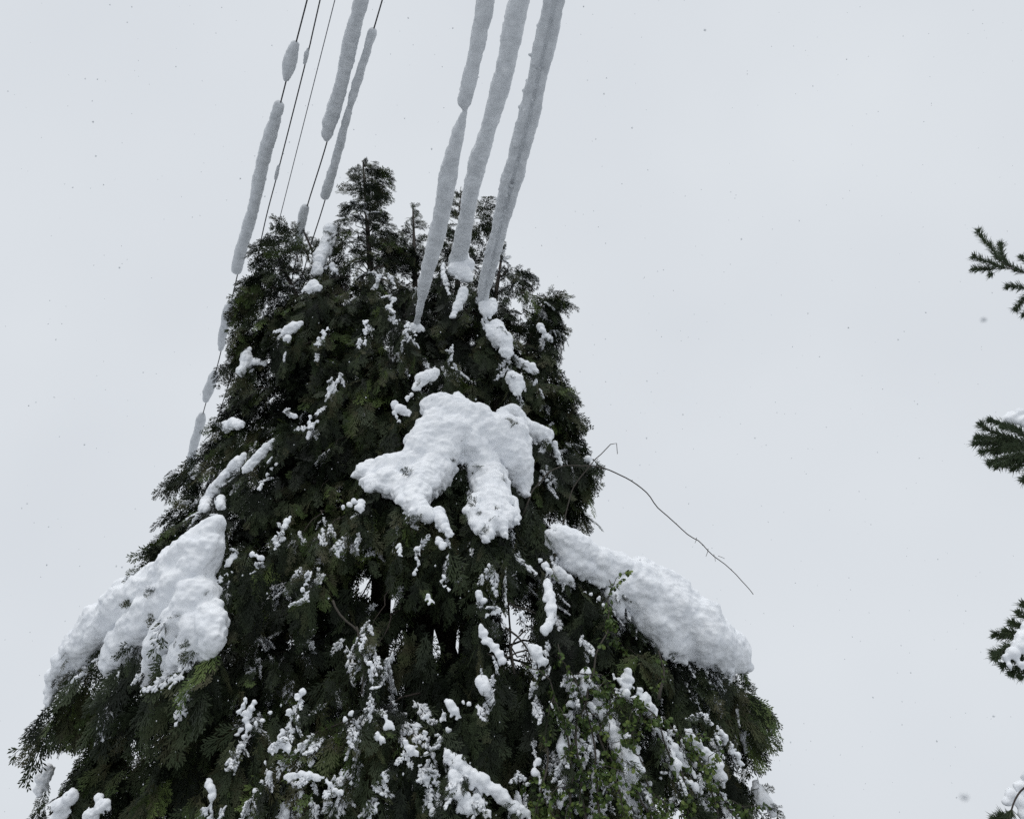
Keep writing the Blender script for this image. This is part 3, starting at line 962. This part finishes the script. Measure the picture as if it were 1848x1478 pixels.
cable('snow_covered_cable', 'thick snow-covered cable with a pinched break in its sleeve, left of the three thick ones',
      [(884, -20), (842, 195), (806, 360), (770, 515), (755, 583)], (8.2, 7.6), 0.012,
      [(-80, 200, [(0, 17), (.4, 16), (.93, 14), (.97, 8), (1, 5)]), (203, 583, [(0, 5), (.03, 9), (.09, 13), (.3, 16), (.6, 15), (.83, 13), (.88, 8), (1, 6)])], group=GR)
cable('snow_covered_cable', 'unbroken thick snow-covered cable, middle of the three thick ones',
      [(952, -20), (880, 260), (850, 365), (828, 480)], (9.0, 8.6), 0.012,
      [(-80, 480, [(0, 20), (.2, 19), (.5, 16), (.7, 17), (.85, 13), (1, 17)])], group=GR)
cable('snow_covered_cable', 'thick snow-covered cable with a seam along its whole length, right of the three thick ones',
      [(1006, -20), (955, 210), (915, 360), (872, 530), (868, 550)], (8.4, 7.95), 0.012,
      [(-80, 545, [(0, 18), (.3, 18), (.6, 17), (.8, 14), (1, 11)])], group=GR, twin=True)

# ------------------------------------------------------------------ leafy shrub with bare arching shoots
shrub = thing('deciduous_shrub', 'green small-leaved shrub with bare arching shoots growing up through the tall conifer', 'shrub')


def shoot(name, pts, r0, r1, mat=TWIG, lift=0.35, Y=None, wob=0.01):
    P = []
    for i, (x, y) in enumerate(pts):
        p = at(x, y, Y) if Y else front(x, y, lift)
        P.append((p, r0 + (r1 - r0) * i / (len(pts) - 1)))
    dp, dr = smooth_path(P, 0.06)
    dp = [p + Vector((noise.noise(p * 5), 0, noise.noise(p * 5 + Vector((9, 9, 9))))) * wob for p in dp]
    t = Tubes(); t.add(dp, dr, 5)
    return t, dp


YS = TY - 1.3
t, _ = shoot('', [(1020, 1760), (985, 1300), (975, 1100), (1000, 1010), (1018, 940), (1035, 880), (1065, 840), (1085, 820), (1102, 802), (1113, 800), (1115, 818)], .009, .0035, Y=YS)
t.build('shoot', TWIG, shrub)
t, _ = shoot('', [(960, 1760), (930, 1300), (920, 1000), (975, 870), (1020, 842), (1060, 840), (1090, 846), (1130, 862), (1165, 890), (1205, 932), (1250, 968), (1290, 1002), (1325, 1035), (1358, 1072)], .010, .0035, Y=YS, wob=0.03)
for i in range(12, len(_) - 2, 5):           # buds and short spurs
    o = (rv(1) + Vector((0, -0.2, -0.3))).normalized() * random.choice([0.012, 0.014, 0.03])
    t.add([_[i], _[i] + o * 0.6, _[i] + o], [.0055, .004, .0015], 4)
for a, b in [((1257, 970), (1254, 980)), ((1278, 990), (1274, 1004)), ((1288, 1000), (1291, 1013)), ((1296, 1003), (1308, 1008))]:
    p, q = at(*a, YS), at(*b, YS)
    t.add([p, p.lerp(q, .5) + Vector((.004, 0, 0)), q], [.003, .0025, .002], 4)
t.build('shoot', TWIG, shrub)
t, _ = shoot('', [(1010, 1100), (1025, 1040), (1033, 990), (1040, 980), (1055, 978), (1068, 990), (1076, 1012), (1080, 1040)], .005, .003, Y=YS)
t.build('shoot', TWIG, shrub)

ST = Tubes()
leafpos = []
stems_px = [
    [(1000, 1760), (1010, 1560), (1030, 1420), (1015, 1300), (985, 1230), (940, 1195)],
    [(1050, 1760), (1075, 1560), (1075, 1400), (1060, 1290), (1035, 1230), (1010, 1160)],
    [(1080, 1760), (1130, 1560), (1120, 1420), (1085, 1330), (1110, 1255), (1085, 1210), (1040, 1215)],
    [(1120, 1760), (1180, 1560), (1160, 1430), (1140, 1330), (1160, 1280), (1120, 1265)],
    [(1000, 1760), (980, 1560), (975, 1430), (985, 1330), (1000, 1250)],
    [(1150, 1760), (1230, 1560), (1240, 1450), (1215, 1360), (1180, 1290), (1140, 1270)],
    [(1160, 1760), (1290, 1560), (1300, 1480), (1270, 1400), (1240, 1340), (1200, 1290)],
    [(1040, 1760), (1100, 1600), (1200, 1500), (1170, 1400), (1130, 1330)],
    [(1060, 1760), (1040, 1600), (1050, 1500), (1045, 1400), (1035, 1330), (1060, 1260), (1075, 1180), (1100, 1110), (1095, 1050)],
    [(1060, 1760), (1300, 1600), (1340, 1500), (1310, 1450), (1290, 1410)],
    [(1190, 1255), (1195, 1210), (1180, 1170)],
]
for sp in stems_px:
    tt, dp = shoot('', sp, .012, .0035, lift=0.28, wob=0.06)
    ST.add(dp, [0.014 - 0.010 * i / len(dp) for i in range(len(dp))], 5)
    for i in range(0, len(dp) - 1):
        if i < len(dp) * 0.25: continue
        if random.random() < 0.62:
            d = (dp[i + 1] - dp[i]).normalized()
            sd_ = (rv(1) + Vector((0, -0.3, -0.8))).normalized()
            L = random.uniform(0.08, 0.34)
            q = [dp[i], dp[i] + (sd_ * 0.6 + d * 0.4) * L * 0.5, dp[i] + sd_ * L * 0.9 + Vector((0, 0, -0.12 * L))]
            ST.add(q, [0.004, 0.003, 0.002], 4)
            for k in range(int(L * 26) + 1):
                pp = q[0].lerp(q[2], random.random())
                for j in range(random.randint(3, 6)): leafpos.append(pp + rv(0.010))
        if random.random() < 0.7:
            for k in range(4): leafpos.append(dp[i] + rv(0.012))
# bare twigs crossing the sky gaps
for sp in [[(860, 1180), (900, 1185), (950, 1178), (985, 1165)], [(905, 1080), (925, 1092), (950, 1095), (970, 1105)], [(910, 1130), (945, 1160), (960, 1190)],
           [(600, 1085), (625, 1120), (650, 1150), (660, 1200), (655, 1250)], [(640, 1130), (660, 1180), (690, 1230)], [(930, 1215), (925, 1170), (950, 1140)]]:
    tt, dp = shoot('', sp, .010, .004, lift=-0.1, wob=0.04)
    ST.add(dp, [0.010 - 0.005 * i / len(dp) for i in range(len(dp))], 5)
ST.build('stems', TWIG, shrub)
LV, LF, LT = [], [], []
shape = np.array([(0, 0, 0), (.18, .16, .03), (.42, .22, .05), (.42, .38, .04), (.66, .26, .03), (.72, .40, 0), (1.0, 0.04, -.05),
                  (.72, -.40, 0), (.66, -.26, .03), (.42, -.38, .04), (.42, -.22, .05), (.18, -.16, .03)])
for p in leafpos:
    d = (rv(1) + Vector((0, 0, -0.9))).normalized()
    nrm = (rv(0.8) + Vector((0, -0.6, 0.6))).normalized()
    y_ = nrm.cross(d)
    if y_.length < .1: continue
    y_.normalize(); z_ = d.cross(y_)
    L = random.uniform(0.024, 0.050)
    b = len(LV)
    tone = random.gauss(0.5, 0.2)
    for s in shape:
        LV.append(p + (d * s[0] + y_ * s[1] + z_ * s[2]) * L)
        LT.append(tone)
    LF.append(tuple(range(b, b + 12)))
mesh_obj('leaves', [tuple(v) for v in LV], LF, SHRUB, shrub, smooth=False, tone=LT)
print('leaves', len(LF))

# ------------------------------------------------------------------ pine at the right edge
pine = thing('pine_tree', 'long-needled pine reaching in from beside the frame with snow on its bough ends', 'tree')
PY = 4.9
tb = Tubes()
tb.add([at(2330, 2200, PY) * 1.0, at(2320, 1400, PY), at(2330, 700, PY), at(2320, 100, PY)], [.14, .12, .09, .05], 10)
tb.build('trunk', BARK, pine)


def pine_bough(paths, snow=None, trunk_from=None, dens=1200):
    """paths: photo polylines of shoots; needles radiate forward round each"""
    root = bpy.data.objects.new('bough', None); C.objects.link(root); root.parent = pine
    T = Tubes(); NV, NF, NT = [], [], []
    for pth, r, bare, yo in paths:
        P, R = smooth_path([(at(x, y, PY + yo), r) for x, y in pth], 0.03)
        P = [p + Vector((noise.noise(p * 9), noise.noise(p * 9 + Vector((5, 5, 5))), 0)) * 0.008 for p in P]
        T.add(P, [max(0.002, r * (1 - 0.6 * i / len(P))) for i in range(len(P))], 5)
        for i in range(len(P) - 1):
            a, b = P[i], P[i + 1]
            d = (b - a).normalized()
            if i < bare * len(P): continue
            n = int((b - a).length * dens)
            end = i / len(P)
            for k in range(n):
                o = rv(1); o = (o - d * o.dot(d)).normalized()
                ang = random.uniform(0.35, 1.1)
                nd = (d * math.cos(ang) + o * math.sin(ang)).normalized()
                L = random.uniform(0.03, 0.08)
                s = nd.cross(Vector((0.3, 1, 0.1))).normalized() * 0.0018
                q = a.lerp(b, random.random())
                bb = len(NV)
                m_ = q + nd * L * 0.6 + Vector((0, 0, 0.002))
                NV.extend([q - s, q + s, m_ + s, q + nd * L, m_ - s])
                NF.append((bb, bb + 1, bb + 2, bb + 3, bb + 4))
                NT.extend([random.gauss(0.45, 0.15)] * 5 if False else [0.3 + 0.4 * ((k * 7919) % 100) / 100] * 5)
            if i == len(P) - 2:
                for k in range(40):
                    nd = (d + rv(0.55)).normalized(); L = random.uniform(.03, .055)
                    s = nd.cross(Vector((0.3, 1, 0.1))).normalized() * 0.0024
                    bb = len(NV); m_ = b + nd * L * .6
                    NV.extend([b - s, b + s, m_ + s, b + nd * L, m_ - s]); NF.append((bb, bb + 1, bb + 2, bb + 3, bb + 4)); NT.extend([0.5] * 5)
    T.build('branch', BARK, root)
    mesh_obj('needles', [tuple(v) for v in NV], NF, PINE, root, smooth=False, tone=NT)
    if snow:
        B = Blobs()
        for st in snow:
            snow_stroke(B, st, placer=sil(PY - 0.03), skirt=False, rag=0.3, flat=0.8)
        B.build('snow', SNOW, root, 0.008, 0.035, 0.012)


pine_bough([
    ([(2330, 800), (2000, 600), (1862, 500), (1815, 478), (1790, 450), (1766, 420)], .009, .86, 0),
    ([(1835, 488), (1812, 470), (1806, 450), (1806, 442)], .004, .1, .02), ([(1830, 487), (1795, 478), (1760, 464)], .004, .1, -.02),
    ([(1820, 486), (1790, 486), (1760, 486)], .003, .3, .02), ([(1805, 487), (1790, 495)], .002, .4, 0), ([(1862, 500), (1835, 488)], .005, .3, 0),
    ([(1870, 490), (1855, 475), (1845, 466)], .003, .2, 0), ([(1900, 520), (1848, 518), (1820, 518)], .003, .5, 0),
    ([(1900, 530), (1860, 530), (1842, 548), (1835, 556)], .004, .3, 0), ([(1900, 540), (1870, 555), (1850, 566)], .004, .3, 0)])
b3 = [([(2330, 900), (2000, 850), (1880, 810), (1830, 792), (1790, 780), (1772, 768)], .010, .8, 0)]
for tx, ty in [(1768, 790), (1763, 800), (1790, 760), (1775, 815), (1790, 835), (1800, 842), (1815, 836), (1848, 865), (1830, 845), (1812, 770), (1785, 800), (1800, 815), (1845, 830), (1820, 810), (1840, 800)]:
    b3.append(([(1880, 808), ((1880 + tx * 2) / 3 + 8, (800 + ty * 2) / 3), (tx, ty)], .003, .25, random.uniform(-.12, .12)))
pine_bough(b3, snow=[[(1815, 756, 8), (1826, 752, 13), (1834, 758, 10)], [(1842, 745, 10), (1850, 760, 12), (1870, 770, 14)], [(1845, 800, 6), (1855, 810, 8)]])
b4 = [([(2330, 1100), (2000, 1130), (1880, 1150), (1840, 1160), (1815, 1170), (1798, 1185)], .010, .8, 0)]
for tx, ty in [(1800, 1147), (1798, 1180), (1812, 1200), (1828, 1213), (1845, 1218), (1818, 1140), (1830, 1125), (1842, 1108), (1848, 1092), (1860, 1210)]:
    b4.append(([(1875, 1155), ((1875 + tx * 2) / 3 + 5, (1155 + ty * 2) / 3), (tx, ty)], .003, .4, random.uniform(-.02, .14)))
pine_bough(b4, snow=[[(1816, 1186, 8), (1828, 1180, 15), (1842, 1165, 18), (1858, 1140, 20), (1870, 1115, 18)], [(1822, 1200, 7), (1840, 1198, 9), (1860, 1200, 14)]])
b5 = [([(2330, 1500), (2000, 1420), (1900, 1400), (1850, 1420), (1828, 1450), (1815, 1500)], .010, .9, -.08)]
for tx, ty in [(1800, 1480), (1812, 1475), (1825, 1490)]:
    b5.append(([(1845, 1500), ((1845 + tx) / 2, 1480), (tx, ty)], .003, .3, 0))
pine_bough(b5, snow=[[(1818, 1448, 9), (1826, 1435, 11), (1842, 1420, 12), (1856, 1400, 12), (1875, 1385, 14)], [(1848, 1470, 16), (1845, 1450, 14), (1865, 1430, 18), (1880, 1450, 25)], [(1825, 1480, 6), (1835, 1490, 10)]])

# ------------------------------------------------------------------ falling snow
FB = Blobs()
for k in range(1000):
    Y = random.uniform(1.6, 9) ** 1.0
    d = FW + RT * random.uniform(-0.7, 0.7) + UP * random.uniform(-0.55, 0.55)
    p = CAM + d * Y
    FB.add(p, random.uniform(0.0012, 0.0026) * (0.6 + Y * 0.12), (1, 1, random.uniform(1, 1.8)))
for px, py, dist, r in [(1775, 577, 0.42, 0.0014), (1740, 1437, 0.30, 0.0014), (912, 130, 0.36, 0.0014), (1272, 55, 1.1, .0016), (1155, 1010, 1.6, .0016), (1793, 1292, 1.2, .0016)]:
    d = (FW + RT * ((px - 924) / FPX) + UP * ((739 - py) / FPX))
    FB.add(CAM + d * dist, r, (1.2, 1, 1))
fs = mesh_obj('falling_snow', np.concatenate(FB.v), np.concatenate(FB.f), SHADED_SNOW)
tag(fs, 'small snowflakes drifting down through the air', 'snowflakes', kind='stuff')
